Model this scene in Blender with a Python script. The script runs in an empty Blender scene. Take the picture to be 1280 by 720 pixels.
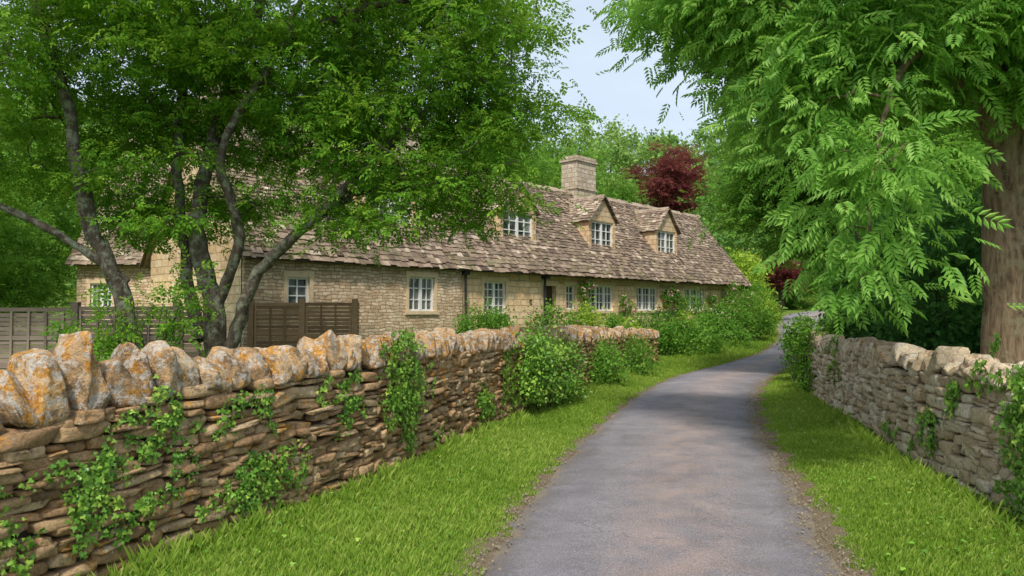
import bpy, math
import numpy as np
from mathutils import Vector, Matrix
rng=np.random.default_rng(11)
scene=bpy.context.scene
def S(x,a,b):
    t=np.clip((np.asarray(x,float)-a)/(b-a),0,1); return t*t*(3-2*t)
# ---------------------------------------------------------------- materials
def newmat(name):
    m=bpy.data.materials.new(name); m.use_nodes=True
    nt=m.node_tree; nt.nodes.clear()
    out=nt.nodes.new('ShaderNodeOutputMaterial')
    return m,nt,out
class NT:
    def __init__(s,nt): s.nt=nt
    def n(s,t,**k):
        nd=s.nt.nodes.new(t)
        for a,v in k.items(): setattr(nd,a,v)
        return nd
    def l(s,a,b): s.nt.links.new(a,b)
    def noise(s,vec,scale,detail=4,rough=.6):
        nd=s.n('ShaderNodeTexNoise'); nd.inputs['Scale'].default_value=scale
        nd.inputs['Detail'].default_value=detail; nd.inputs['Roughness'].default_value=rough
        if vec is not None: s.l(vec,nd.inputs['Vector'])
        return nd.outputs['Fac']
    def ramp(s,fac,stops):
        nd=s.n('ShaderNodeValToRGB'); e=nd.color_ramp.elements
        while len(e)<len(stops): e.new(.5)
        for i,(p,c) in enumerate(stops):
            e[i].position=p; e[i].color=(c[0],c[1],c[2],1) if not isinstance(c,(int,float)) else (c,c,c,1)
        s.l(fac,nd.inputs['Fac']); return nd.outputs['Color']
    def mix(s,f,a,b,mode='MIX'):
        nd=s.n('ShaderNodeMix',data_type='RGBA',blend_type=mode)
        for i,v in ((0,f),(6,a),(7,b)):
            if isinstance(v,(int,float)): nd.inputs[i].default_value=v if i==0 else (v,v,v,1)
            elif isinstance(v,tuple): nd.inputs[i].default_value=(v[0],v[1],v[2],1)
            else: s.l(v,nd.inputs[i])
        return nd.outputs[2]
    def math(s,op,a,b=0.0):
        nd=s.n('ShaderNodeMath',operation=op)
        for i,v in ((0,a),(1,b)):
            if isinstance(v,(int,float)): nd.inputs[i].default_value=v
            else: s.l(v,nd.inputs[i])
        return nd.outputs[0]
    def off(s,v,o):
        nd=s.n('ShaderNodeVectorMath',operation='ADD'); s.l(v,nd.inputs[0]); nd.inputs[1].default_value=o; return nd.outputs[0]
    def bump(s,h,strength,dist):
        nd=s.n('ShaderNodeBump'); nd.inputs['Strength'].default_value=strength
        nd.inputs['Distance'].default_value=dist; s.l(h,nd.inputs['Height']); return nd.outputs['Normal']
    def bsdf(s,out,col,rough=.85,normal=None,spec=.3):
        nd=s.n('ShaderNodeBsdfPrincipled')
        if isinstance(col,tuple): nd.inputs['Base Color'].default_value=(*col,1)
        else: s.l(col,nd.inputs['Base Color'])
        nd.inputs['Roughness'].default_value=rough
        nd.inputs['Specular IOR Level'].default_value=spec
        if normal is not None: s.l(normal,nd.inputs['Normal'])
        if out is not None: s.l(nd.outputs[0],out.inputs['Surface'])
        return nd
def attr(N,name='Col'):
    a=N.n('ShaderNodeAttribute'); a.attribute_name=name
    sp=N.n('ShaderNodeSeparateColor'); N.l(a.outputs['Color'],sp.inputs[0])
    return sp.outputs[0],sp.outputs[1],sp.outputs[2]
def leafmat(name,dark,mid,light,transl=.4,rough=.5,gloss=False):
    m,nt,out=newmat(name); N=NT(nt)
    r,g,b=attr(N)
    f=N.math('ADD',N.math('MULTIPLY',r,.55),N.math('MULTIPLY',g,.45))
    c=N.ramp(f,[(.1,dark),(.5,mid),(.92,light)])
    if gloss: p=N.bsdf(None,c,rough,spec=.35)
    else:
        p=N.n('ShaderNodeBsdfDiffuse'); N.l(c,p.inputs['Color'])
    t=N.n('ShaderNodeBsdfTranslucent')
    c2=N.mix(.5,c,(light[0]*1.15,light[1]*1.15,light[2]*.7)); N.l(c2,t.inputs['Color'])
    mx=N.n('ShaderNodeMixShader'); mx.inputs[0].default_value=transl
    N.l(p.outputs[0],mx.inputs[1]); N.l(t.outputs[0],mx.inputs[2]); N.l(mx.outputs[0],out.inputs['Surface'])
    return m
M={}
M['maple']=leafmat('maple_leaves',(.05,.15,.02),(.14,.33,.035),(.38,.56,.075),.42)
M['ash']=leafmat('ash_leaves',(.08,.23,.03),(.2,.43,.065),(.4,.64,.14),.42,.5,True)
M['darkleaf']=leafmat('dark_leaves',(.02,.07,.02),(.055,.15,.035),(.12,.26,.055),.28,.4)
M['midleaf']=leafmat('mid_leaves',(.05,.14,.022),(.13,.3,.042),(.28,.46,.08))
M['yellowleaf']=leafmat('yellowgreen_leaves',(.15,.28,.03),(.32,.49,.06),(.52,.64,.11))
M['wood']=leafmat('woodland_leaves',(.06,.15,.045),(.16,.31,.075),(.34,.47,.13),.35,.7)
M['red']=leafmat('copper_leaves',(.09,.022,.025),(.18,.045,.05),(.33,.12,.1))
M['ivy']=leafmat('ivy_leaves',(.06,.16,.02),(.17,.37,.045),(.42,.58,.09),.2,.35,True)
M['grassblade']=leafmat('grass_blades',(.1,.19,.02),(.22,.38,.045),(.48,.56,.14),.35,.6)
M['rose']=leafmat('blossom',(.5,.1,.16),(.65,.3,.38),(.8,.72,.7),.2)

def barkmat(name,c1,c2,c3,zs=.3,scale=9):
    m,nt,out=newmat(name); N=NT(nt)
    tc=N.n('ShaderNodeTexCoord'); mp=N.n('ShaderNodeMapping'); mp.inputs['Scale'].default_value=(1,1,zs)
    N.l(tc.outputs['Object'],mp.inputs['Vector'])
    a=N.noise(mp.outputs[0],scale,5,.7); b=N.noise(tc.outputs['Object'],6,5,.7)
    c=N.ramp(a,[(.35,c1),(.65,c2)]); c=N.mix(N.math('MULTIPLY',N.ramp(b,[(.48,0),(.6,1)]),.8),c,c3)
    N.bsdf(out,c,.9,N.bump(a,1,.06)); return m
M['bark']=barkmat('bark_lichen',(.04,.032,.024),(.14,.11,.085),(.25,.27,.2))
M['bark2']=barkmat('bark_ash',(.07,.045,.027),(.33,.23,.145),(.25,.21,.13),.15,16)
M['barkd']=barkmat('bark_dark',(.025,.02,.015),(.08,.06,.045),(.06,.07,.04))

def stonemat(name,base1,base2,pale,dark,wt,ot):
    m,nt,out=newmat(name); N=NT(nt)
    r,g,b=attr(N)
    tc=N.n('ShaderNodeTexCoord'); v=tc.outputs['Object']
    n1=N.noise(v,7,4,.65); n2=N.noise(v,32,5,.75); n3=N.noise(v,1.6,2,.6); n4=N.noise(v,10,6,.78)
    c=N.ramp(r,[(.0,dark),(.3,base1),(.65,base2),(1,pale)])
    c=N.mix(N.ramp(n1,[(.35,0),(.7,.6)]),c,base1)
    n6=N.noise(N.off(v,(-4,9,2)),6,6,.75)
    t6=N.math('ADD',n6,N.math('MULTIPLY',g,.075))
    c=N.mix(N.math('MULTIPLY',N.ramp(t6,[(.56,0),(.63,1)]),.7),c,N.mix(n2,(.07,.055,.035),(.25,.18,.12)))
    n5=N.noise(N.off(v,(7,3,5)),7.5,6,.78)
    th2=N.math('ADD',N.math('ADD',n5,N.math('MULTIPLY',g,.07)),N.math('MULTIPLY',N.math('SUBTRACT',n3,.5),.35))
    ov=N.ramp(th2,[(ot,0),(ot+.035,1)])
    c=N.mix(N.math('MULTIPLY',ov,.85),c,N.ramp(n2,[(.3,(.4,.15,.015)),(.7,(.72,.37,.06))]))
    th=N.math('ADD',n4,N.math('MULTIPLY',g,.105))
    wv=N.ramp(th,[(wt,0),(wt+.03,1)])
    c=N.mix(N.math('MULTIPLY',wv,.8),c,N.mix(n2,(.42,.39,.34),(.74,.7,.63)))
    c=N.mix(.65,c,N.ramp(n2,[(.3,.4),(.62,1.2)]),'MULTIPLY')
    N.bsdf(out,c,.95,N.bump(N.math('ADD',n2,N.math('MULTIPLY',n1,1.0)),1,.03),.12); return m
M['stoneL']=stonemat('drystone_mossy',(.5,.31,.16),(.65,.45,.25),(.77,.62,.4),(.26,.17,.1),.62,.6)
M['stoneR']=stonemat('drystone_pale',(.62,.47,.31),(.77,.63,.45),(.9,.81,.65),(.4,.28,.18),.62,.65)
def plainstone(name,col,k=.5,scale=9):
    m,nt,out=newmat(name); N=NT(nt); tc=N.n('ShaderNodeTexCoord'); v=tc.outputs['Object']
    n=N.noise(v,scale,5,.7); c=N.mix(N.ramp(n,[(.3,0),(.7,1)]),tuple(x*k for x in col),col)
    N.bsdf(out,c,.9,N.bump(n,.5,.02)); return m
M['core']=plainstone('wall_core',(.08,.06,.04))
M['deck']=plainstone('roof_verge_mortar',(.3,.23,.17))
M['dress']=plainstone('dressed_stone',(.8,.61,.4),.75)
def masonry(name,cA,cB,mort,bw,bh,dist,stain=.5):
    m,nt,out=newmat(name); N=NT(nt); tc=N.n('ShaderNodeTexCoord')
    sp=N.n('ShaderNodeSeparateXYZ'); N.l(tc.outputs['Object'],sp.inputs[0])
    cb=N.n('ShaderNodeCombineXYZ'); N.l(N.math('ADD',sp.outputs[0],sp.outputs[1]),cb.inputs[0]); N.l(sp.outputs[2],cb.inputs[1])
    nz=N.n('ShaderNodeTexNoise'); nz.inputs['Scale'].default_value=2.2; nz.inputs['Detail'].default_value=3; N.l(cb.outputs[0],nz.inputs['Vector'])
    vm=N.n('ShaderNodeVectorMath',operation='SCALE'); vm.inputs['Scale'].default_value=dist; N.l(nz.outputs['Color'],vm.inputs[0])
    va=N.n('ShaderNodeVectorMath',operation='ADD'); N.l(cb.outputs[0],va.inputs[0]); N.l(vm.outputs[0],va.inputs[1])
    br=N.n('ShaderNodeTexBrick'); N.l(va.outputs[0],br.inputs['Vector'])
    br.inputs['Scale'].default_value=1; br.inputs['Brick Width'].default_value=bw; br.inputs['Row Height'].default_value=bh
    br.inputs['Mortar Size'].default_value=.012; br.inputs['Mortar Smooth'].default_value=.4
    br.inputs['Color1'].default_value=(*cA,1); br.inputs['Color2'].default_value=(*cB,1); br.inputs['Mortar'].default_value=(*mort,1)
    br.offset_frequency=2; br.squash=.7; br.squash_frequency=3
    n=N.noise(tc.outputs['Object'],7,5,.7); n2=N.noise(tc.outputs['Object'],.8,4,.6)
    c=N.mix(.8,br.outputs['Color'],N.ramp(n,[(.25,.6),(.7,1.2)]),'MULTIPLY')
    c=N.mix(.6,c,N.ramp(n2,[(.3,(.74,.63,.54)),(.65,(1.1,1.05,1))]),'MULTIPLY')
    c=N.mix(N.math('MULTIPLY',N.ramp(N.noise(tc.outputs['Object'],1.7,6,.75),[(.55,0),(.66,1)]),stain),c,(.36,.27,.19))
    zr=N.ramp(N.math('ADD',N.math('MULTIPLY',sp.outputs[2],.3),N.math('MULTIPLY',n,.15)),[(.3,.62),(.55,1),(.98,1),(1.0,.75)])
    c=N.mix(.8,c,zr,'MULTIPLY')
    h=N.math('ADD',N.math('MULTIPLY',br.outputs['Fac'],-1.2),N.math('MULTIPLY',n,.8))
    N.bsdf(out,c,.92,N.bump(h,.9,.05),.2); return m
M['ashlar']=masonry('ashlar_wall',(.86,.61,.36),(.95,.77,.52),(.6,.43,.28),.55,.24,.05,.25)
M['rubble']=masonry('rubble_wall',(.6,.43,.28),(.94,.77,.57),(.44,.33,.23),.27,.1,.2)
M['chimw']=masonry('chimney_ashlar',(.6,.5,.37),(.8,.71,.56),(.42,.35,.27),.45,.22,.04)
def slatemat():
    m,nt,out=newmat('stone_slates'); N=NT(nt); r,g,b=attr(N); tc=N.n('ShaderNodeTexCoord'); v=tc.outputs['Object']
    n=N.noise(v,2.5,6,.75); n2=N.noise(v,17,4,.7); n3=N.noise(N.off(v,(3,8,1)),1.3,6,.75); n4=N.noise(N.off(v,(-5,2,9)),1.9,6,.78)
    c=N.ramp(r,[(0,(.1,.07,.052)),(.35,(.225,.16,.12)),(.7,(.35,.26,.195)),(1,(.58,.48,.37))])
    c=N.mix(N.math('MULTIPLY',N.ramp(n,[(.52,0),(.64,.8)]),.75),c,(.44,.36,.25))
    c=N.mix(N.ramp(n3,[(.5,0),(.6,.65)]),c,(.13,.105,.08))
    c=N.mix(N.math('MULTIPLY',N.ramp(n4,[(.54,0),(.62,1)]),.55),c,(.22,.21,.09))
    c=N.mix(N.ramp(n2,[(.55,0),(.68,.6)]),c,(.08,.065,.05))
    N.bsdf(out,c,.9,N.bump(n2,.6,.02),.15); return m
M['slate']=slatemat()
m,nt,out=newmat('white_paint'); N=NT(nt); tc=N.n('ShaderNodeTexCoord')
N.bsdf(out,N.mix(N.noise(tc.outputs['Object'],12),(.72,.72,.68),(.86,.86,.83)),.45); M['white']=m
m,nt,out=newmat('window_glass'); N=NT(nt); tc=N.n('ShaderNodeTexCoord'); nb=N.noise(tc.outputs['Object'],2.5,2,.5)
N.bsdf(out,N.ramp(N.noise(N.off(tc.outputs['Object'],(2,5,1)),1.4,2,.4),[(.4,(.03,.035,.04)),(.62,(.2,.21,.2))]),.05,N.bump(nb,.15,.05),.9); M['glass']=m
m,nt,out=newmat('dark_metal'); N=NT(nt); tc=N.n('ShaderNodeTexCoord'); N.bsdf(out,N.mix(N.noise(tc.outputs['Object'],5),(.015,.015,.017),(.04,.04,.04)),.5); M['metal']=m
m,nt,out=newmat('door_paint'); N=NT(nt); tc=N.n('ShaderNodeTexCoord'); N.bsdf(out,N.mix(N.noise(tc.outputs['Object'],5),(.05,.035,.02),(.09,.06,.04)),.6); M['door']=m
m,nt,out=newmat('fence_wood'); N=NT(nt); tc=N.n('ShaderNodeTexCoord'); mp=N.n('ShaderNodeMapping'); mp.inputs['Scale'].default_value=(3,3,14); N.l(tc.outputs['Object'],mp.inputs[0])
r,g,b=attr(N); nn=N.noise(mp.outputs[0],2,5,.7)
c=N.mix(r,N.mix(nn,(.17,.13,.11),(.42,.34,.29)),N.mix(nn,(.3,.17,.09),(.56,.36,.22))); c=N.mix(.7,c,N.ramp(g,[(0,.5),(1,1.25)]),'MULTIPLY'); N.bsdf(out,c,.85,N.bump(nn,.6,.01)); M['fence']=m
m,nt,out=newmat('asphalt'); N=NT(nt); r,g,b=attr(N); tc=N.n('ShaderNodeTexCoord'); v=tc.outputs['Object']
fine=N.noise(v,75,4,.85); med=N.noise(v,1.6,5,.65); big=N.noise(v,.45,5,.7); f2=N.noise(v,35,4,.8)
c=N.ramp(med,[(.3,(.19,.18,.2)),(.7,(.3,.282,.305))])
cen=N.math('MULTIPLY',g,N.ramp(N.noise(v,2.3,6,.75),[(.4,.2),(.58,1)]))
c=N.mix(N.math('MULTIPLY',cen,.8),c,(.41,.315,.28))
c=N.mix(.9,c,N.ramp(fine,[(.32,.3),(.5,.95),(.68,1.7)]),'MULTIPLY')
ed=N.math('ADD',r,N.math('MULTIPLY',N.math('SUBTRACT',N.noise(v,4,6,.75),.5),.6))
c=N.mix(N.math('MULTIPLY',N.ramp(ed,[(.1,1),(.3,0)]),.45),c,(.13,.105,.085))
c=N.mix(N.ramp(ed,[(.0,1),(.12,0)]),c,N.mix(f2,(.12,.09,.05),(.4,.33,.24)))
c=N.mix(.6,c,N.ramp(big,[(.38,.72),(.62,1.12)]),'MULTIPLY')
vo=N.n('ShaderNodeTexVoronoi',feature='DISTANCE_TO_EDGE'); vo.inputs['Scale'].default_value=.8; nzc=N.n('ShaderNodeTexNoise'); nzc.inputs['Scale'].default_value=2.5; nzc.inputs['Detail'].default_value=5; N.l(v,nzc.inputs['Vector'])
va=N.n('ShaderNodeVectorMath',operation='ADD'); N.l(v,va.inputs[0]); N.l(nzc.outputs['Color'],va.inputs[1]); N.l(va.outputs[0],vo.inputs['Vector'])
crk=N.math('MULTIPLY',N.ramp(vo.outputs['Distance'],[(.0,1),(.012,0)]),N.ramp(big,[(.5,0),(.6,.6)]))
c=N.mix(crk,c,(.06,.055,.05))
N.bsdf(out,c,.85,N.bump(fine,.8,.014),.25); M['road']=m
m,nt,out=newmat('grass_ground'); N=NT(nt); r,g,b=attr(N); tc=N.n('ShaderNodeTexCoord'); v=tc.outputs['Object']
a=N.noise(v,.9,4,.6); bb=N.noise(v,25,5,.75)
c=N.ramp(a,[(.3,(.09,.15,.02)),(.7,(.17,.27,.04))]); c=N.mix(.8,c,N.ramp(bb,[(.3,.4),(.7,1.3)]),'MULTIPLY')
d=N.math('ADD',r,N.math('MULTIPLY',N.math('SUBTRACT',bb,.5),.9))
c=N.mix(N.ramp(d,[(.4,0),(.6,1)]),c,N.mix(bb,(.09,.065,.04),(.28,.22,.15)))
N.bsdf(out,c,.95,N.bump(bb,.7,.03),.1); M['ground']=m
M['pebble']=plainstone('gravel_stone',(.36,.3,.22),.4,20)

# ---------------------------------------------------------------- mesh helpers
def mesh_obj(name,V,Fs,mat,col=None,smooth=False,parent=None):
    V=np.asarray(V,np.float32).reshape(-1,3)
    Fs=[np.asarray(f,np.int32) for f in Fs if len(f)]
    me=bpy.data.meshes.new(name)
    me.vertices.add(len(V)); me.vertices.foreach_set('co',V.ravel())
    lv=np.concatenate([f.ravel() for f in Fs]); tot=np.concatenate([np.full(len(f),f.shape[1],np.int32) for f in Fs])
    st=np.concatenate([[0],np.cumsum(tot)[:-1]]).astype(np.int32)
    me.loops.add(len(lv)); me.loops.foreach_set('vertex_index',lv)
    me.polygons.add(len(tot)); me.polygons.foreach_set('loop_start',st); me.polygons.foreach_set('loop_total',tot)
    me.materials.append(mat)
    me.polygons.foreach_set('use_smooth',np.full(len(tot),smooth))
    me.update(calc_edges=True)
    if col is not None:
        ca=me.color_attributes.new('Col','FLOAT_COLOR','POINT')
        cc=np.ones((len(V),4),np.float32); cc[:,:col.shape[1]]=col; ca.data.foreach_set('color',cc.ravel())
    ob=bpy.data.objects.new(name,me); scene.collection.objects.link(ob)
    if parent is not None: ob.parent=parent
    return ob
def empty(name,loc=(0,0,0),rz=0):
    e=bpy.data.objects.new(name,None); e.location=loc; e.rotation_euler=(0,0,rz); scene.collection.objects.link(e); return e
def norm(a): return a/np.maximum(np.linalg.norm(a,axis=-1,keepdims=True),1e-9)
def catmull(P,n=8):
    P=np.asarray(P,float); Q=np.vstack([2*P[0]-P[1],P,2*P[-1]-P[-2]]); o=[]
    for i in range(1,len(Q)-2):
        for t in np.linspace(0,1,n,endpoint=False):
            a,b,c,d=Q[i-1],Q[i],Q[i+1],Q[i+2]
            o.append(.5*((2*b)+(-a+c)*t+(2*a-5*b+4*c-d)*t*t+(-a+3*b-3*c+d)*t**3))
    o.append(P[-1]); return np.array(o)
def tubes(lst,seg=6):
    Vs=[];Fs=[];o=0
    for P,R in lst:
        P=np.asarray(P,float); R=np.asarray(R,float)
        T=norm(np.gradient(P,axis=0)); ref=np.array([.31,.9,.12]); ref2=np.array([1,.1,.05])
        A=np.cross(T,ref); bad=np.linalg.norm(A,axis=1)<.15; A[bad]=np.cross(T[bad],ref2); A=norm(A); B=np.cross(T,A)
        th=np.arange(seg)/seg*2*math.pi
        ring=P[:,None]+R[:,None,None]*(np.cos(th)[None,:,None]*A[:,None]+np.sin(th)[None,:,None]*B[:,None])
        Vs.append(ring.reshape(-1,3)); n=len(P)
        i=np.arange(n-1)[:,None]*seg; j=np.arange(seg)[None]; k=(j+1)%seg
        Fs.append((np.stack([i+j,i+k,i+seg+k,i+seg+j],-1).reshape(-1,4))+o); o+=n*seg
    return np.vstack(Vs),np.vstack(Fs)
def instance(TV,TF,pos,xd,nd,scale):
    x=norm(xd); n=nd-(nd*x).sum(1,keepdims=True)*x; n=norm(n); y=np.cross(n,x)
    V=pos[:,None]+scale[:,None,None]*(TV[None,:,0:1]*x[:,None]+TV[None,:,1:2]*y[:,None]+TV[None,:,2:3]*n[:,None])
    F=TF[None]+(np.arange(len(pos))*len(TV))[:,None,None]
    return V.reshape(-1,3),F.reshape(-1,TF.shape[1])
def leafquad(x0,y0,ang,L,W,dz=0.):
    c,s=math.cos(ang),math.sin(ang); pts=[(0,0,0),(.45*L,-W/2,.06*L),(L,0,-.1*L+dz),(.45*L,W/2,.06*L)]
    return [(x0+c*a-s*b,y0+s*a+c*b,z) for a,b,z in pts]
def template(ls):
    V=[p for l in ls for p in l]; return np.array(V),np.arange(len(V)).reshape(-1,len(ls[0]))
T_leaf=template([leafquad(0,0,0,1,.66)])
sp=[]
for i,(x,a) in enumerate([(.05,1.1),(.12,-1.0),(.4,.8),(.47,-.85),(.75,.65),(.8,-.7),(.97,.1)]):
    sp.append(leafquad(x,0,a,.42,.22,-.03))
T_sprig=template(sp)
ap=[]
for k in range(5):
    x=.16+k*.19; d=-.12*x*x
    for sg in (1,-1):
        l=leafquad(x,0,sg*(.95-.07*k),.42-.02*abs(k-2),.14,-.06); ap.append([(a,b,c+d) for a,b,c in l])
l=leafquad(1.02,0,0,.38,.15,-.08); ap.append([(a,b,c-.13) for a,b,c in l])
T_ash=template(ap)
T_ivy=(np.array([(0,0,0),(-.12,-.3,.02),(.25,-.5,.0),(.4,-.22,.05),(1,0,-.08),(.4,.22,.05),(.25,.5,0),(-.12,.3,.02)]),np.arange(8).reshape(1,8))

def leaves(name,T,pos,xd,nd,scale,cr,mat,parent=None):
    V,F=instance(T[0],T[1],pos,xd,nd,scale)
    k=len(T[0]); n=len(pos); fpl=len(T[1]); vpf=k//fpl
    c=np.zeros((n*k,3),np.float32); c[:,0]=np.repeat(np.clip(cr,0,1),k)
    c[:,1]=np.repeat(rng.random(n*fpl),vpf)
    return mesh_obj(name,V,[F],mat,c,parent=parent)

def ell_points(ells,n,lo=.35):
    w=np.array([e[1][0]*e[1][1]*e[1][2] for e in ells])**.8; w/=w.sum()
    idx=rng.choice(len(ells),n,p=w); d=norm(rng.normal(size=(n,3))); r=(lo**3+(1-lo**3)*rng.random(n))**(1/3)
    C=np.array([e[0] for e in ells],float)[idx]; R=np.array([e[1] for e in ells],float)[idx]
    return C+d*R*r[:,None]
def make_tree(name,limbs,ells,ncl,per,csize,T,lscale,leafm,bark,flat=.4,droop=.15,lo=.35,reject=None,seg=10,jit=.45):
    root=empty(name,tuple(float(a) for a in limbs[0][0][0]))
    inv=Matrix.Translation(-Vector([float(a) for a in limbs[0][0][0]]))
    tl=[];nodes=[]
    for P,r0,r1 in limbs:
        Q=catmull(P,7); w=rng.normal(size=Q.shape)*.02; w[0]=0; Q=Q+w
        R=np.linspace(1,0,len(Q))**.9*(r0-r1)+r1; R=R*(1+.07*rng.normal(size=len(Q)))
        if P[0][2]<1.2: R[:2]*=[1.45,1.15]
        tl.append((Q,R)); nodes.append(Q[len(Q)//3:])
    V,F=tubes(tl,seg+2)
    o=mesh_obj('limbs',V,[F],bark,smooth=True,parent=root); o.matrix_parent_inverse=inv
    C=ell_points(ells,ncl,lo)
    if reject is not None: C=C[~reject(C)]
    nd=np.vstack(nodes)
    d0=np.array([np.min(np.linalg.norm(nd-c,axis=1)) for c in C]); order=np.argsort(d0)
    arr=np.zeros((len(nd)+len(C)*3,3)); arr[:len(nd)]=nd; cnt=len(nd); parA=np.full(len(arr),-1)
    for ci in order:
        c=C[ci]; dv=arr[:cnt]-c; dd=np.linalg.norm(dv,axis=1)+.35*np.maximum(dv[:,2],0); j=int(np.argmin(dd)); a=arr[j].copy(); L=np.linalg.norm(c-a)
        prev=j
        for t in (.35,.7,1.):
            p=a+(c-a)*t+(rng.normal(size=3)*.06*L if t<1 else 0)+np.array([0,0,.1*L*math.sin(math.pi*t)])
            arr[cnt]=p; parA[cnt]=prev; prev=cnt; cnt+=1
    wgt=np.zeros(cnt); tips=set(range(cnt))-set(parA[:cnt].tolist())
    for t in tips: wgt[t]+=1
    for i in range(cnt-1,-1,-1):
        if parA[i]>=0: wgt[parA[i]]+=max(wgt[i],1)
    idx=np.where(parA[:cnt]>=0)[0]
    rad=np.minimum(.006*np.sqrt(np.maximum(wgt,1))+.003,.07)
    tw=[(np.array([arr[parA[i]],arr[i]]),np.array([min(rad[parA[i]],rad[i]*1.5),rad[i]])) for i in idx]
    if tw:
        V,F=tubes(tw,4); o=mesh_obj('twigs',V,[F],bark,smooth=True,parent=root); o.matrix_parent_inverse=inv
    n=len(C)*per; ci=np.repeat(np.arange(len(C)),per)
    sz=csize*(.6+.8*rng.random(len(C)))[ci]
    off=rng.normal(size=(n,3))*np.array([1,1,flat])*sz[:,None]
    pos=C[ci]+off
    pos[:,2]-=droop*np.linalg.norm(off[:,:2],axis=1)
    xd=norm(off*np.array([1,1,.3])+1e-4)+rng.normal(size=(n,3))*.5; xd[:,2]-=droop*2.2
    ndv=np.array([0,0,1.])+rng.normal(size=(n,3))*jit
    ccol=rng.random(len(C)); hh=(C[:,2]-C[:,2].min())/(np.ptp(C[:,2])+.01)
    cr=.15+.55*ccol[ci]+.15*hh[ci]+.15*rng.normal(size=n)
    o=leaves('leaves',T,pos,xd,ndv,lscale*(.65+.6*rng.random(n)),cr,leafm,root); o.matrix_parent_inverse=inv
    return root
def bush(name,ells,n,T,ls,leafm,clump=None,lo=.55,flatn=.3,spread=.13,flowers=0):
    nc=clump or max(6,n//70); C=ell_points(ells,nc,lo)
    avg=np.mean([np.mean(e[1]) for e in ells]); ci=rng.integers(0,nc,n)
    pos=C[ci]+rng.normal(size=(n,3))*avg*spread
    cen=np.mean([e[0] for e in ells],axis=0)
    outv=norm(pos-cen); xd=outv*.6+rng.normal(size=(n,3))*.6; xd[:,2]-=.2
    nd=outv*flatn+np.array([0,0,.8])+rng.normal(size=(n,3))*.5
    cc=rng.random(nc)
    root=empty(name,tuple(float(a) for a in cen)); inv=Matrix.Translation(-Vector([float(a) for a in cen]))
    o=leaves('leaves',T,pos,xd,nd,ls*(.6+.7*rng.random(n)),.1+.7*cc[ci]+.15*rng.normal(size=n),leafm,root); o.matrix_parent_inverse=inv
    if flowers:
        k=rng.integers(0,n,flowers); fp=pos[k]+outv[k]*.06
        fx=rng.normal(size=(flowers,3)); o=leaves('blossom',T_leaf,np.repeat(fp,3,0)+rng.normal(size=(flowers*3,3))*.02,np.repeat(fx,3,0)+rng.normal(size=(flowers*3,3)),np.repeat(outv[k],3,0)+rng.normal(size=(flowers*3,3))*.3,np.full(flowers*3,.1),np.repeat(rng.random(flowers),3),M['rose'],root); o.matrix_parent_inverse=inv
    base=np.array([cen[0],cen[1],min(e[0][2]-e[1][2] for e in ells)-.05])
    tl=[]
    for k in range(min(nc,40)):
        c=C[k]; b=base+np.array([(c[0]-base[0])*.5,(c[1]-base[1])*.5,0]); mid=(b+c)/2+rng.normal(size=3)*.05*avg
        tl.append((np.array([b,mid,c]),np.array([.02,.013,.005])*max(.5,min(avg,2))))
    V,F=tubes(tl,4); s=mesh_obj('stems',V,[F],M['barkd'],parent=root); s.matrix_parent_inverse=inv
    return root

# ---------------------------------------------------------------- layout curves
RL=catmull([(-1.95,-3),(-.28,5.32),(.45,8.8),(1.75,13.5),(3.3,18.2),(5.1,22.5),(7.75,27),(10.6,31.5),(13.2,37),(16.2,45),(20.9,58),(27,70),(37,82)],10)
RR=catmull([(.45,-3),(2.42,5.32),(3.25,8.8),(4.45,13.5),(5.85,17.6),(7.75,22),(10.3,27),(12.9,31.5),(15.6,36.6),(18.9,44.4),(24.6,57),(31,68.5),(40,79)],10)
def rl(y): return np.interp(y,RL[:,1],RL[:,0])
def rr(y): return np.interp(y,RR[:,1],RR[:,0])
WL=catmull([(-5.3,-1),(-4.074,2),(-3.27,4),(-2.53,5.86),(-1.82,7.64),(-1.13,9.5),(-.45,11.7),(1.04,16),(3.2,22.3),(5.2,26.3)],10)
WR=catmull([(3.0,-2),(4.2,5),(4.65,7.6),(5.07,9.6),(5.9,13),(7.0,17.6),(8.7,21.6),(11.2,26),(14,30.3)],10)
def wlx(y): return np.interp(y,WL[:,1],WL[:,0])
def wrx(y): return np.interp(y,WR[:,1],WR[:,0])
def g(x,y):
    x=np.asarray(x,float);y=np.asarray(y,float)
    base=.55*S(y,25,42)+.45*S(y,40,55)+1.0*S(y,50,78)
    gard=.75*S(wlx(np.minimum(y,27))-.5-x,.3,7)*S(y,2,12)*(1-S(y,26,44))
    d=np.maximum(np.maximum(rl(y)-x,x-rr(y)),0)
    bump=.07*S(d,.25,1.0)
    hill=27*S(y+.1*np.abs(x-5),82,152)+5*S(np.abs(x-8),38,90)*S(y,10,60)
    return base+gard+bump+hill+.02*np.sin(x*1.7+y*.9)*S(d,.3,1)
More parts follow.
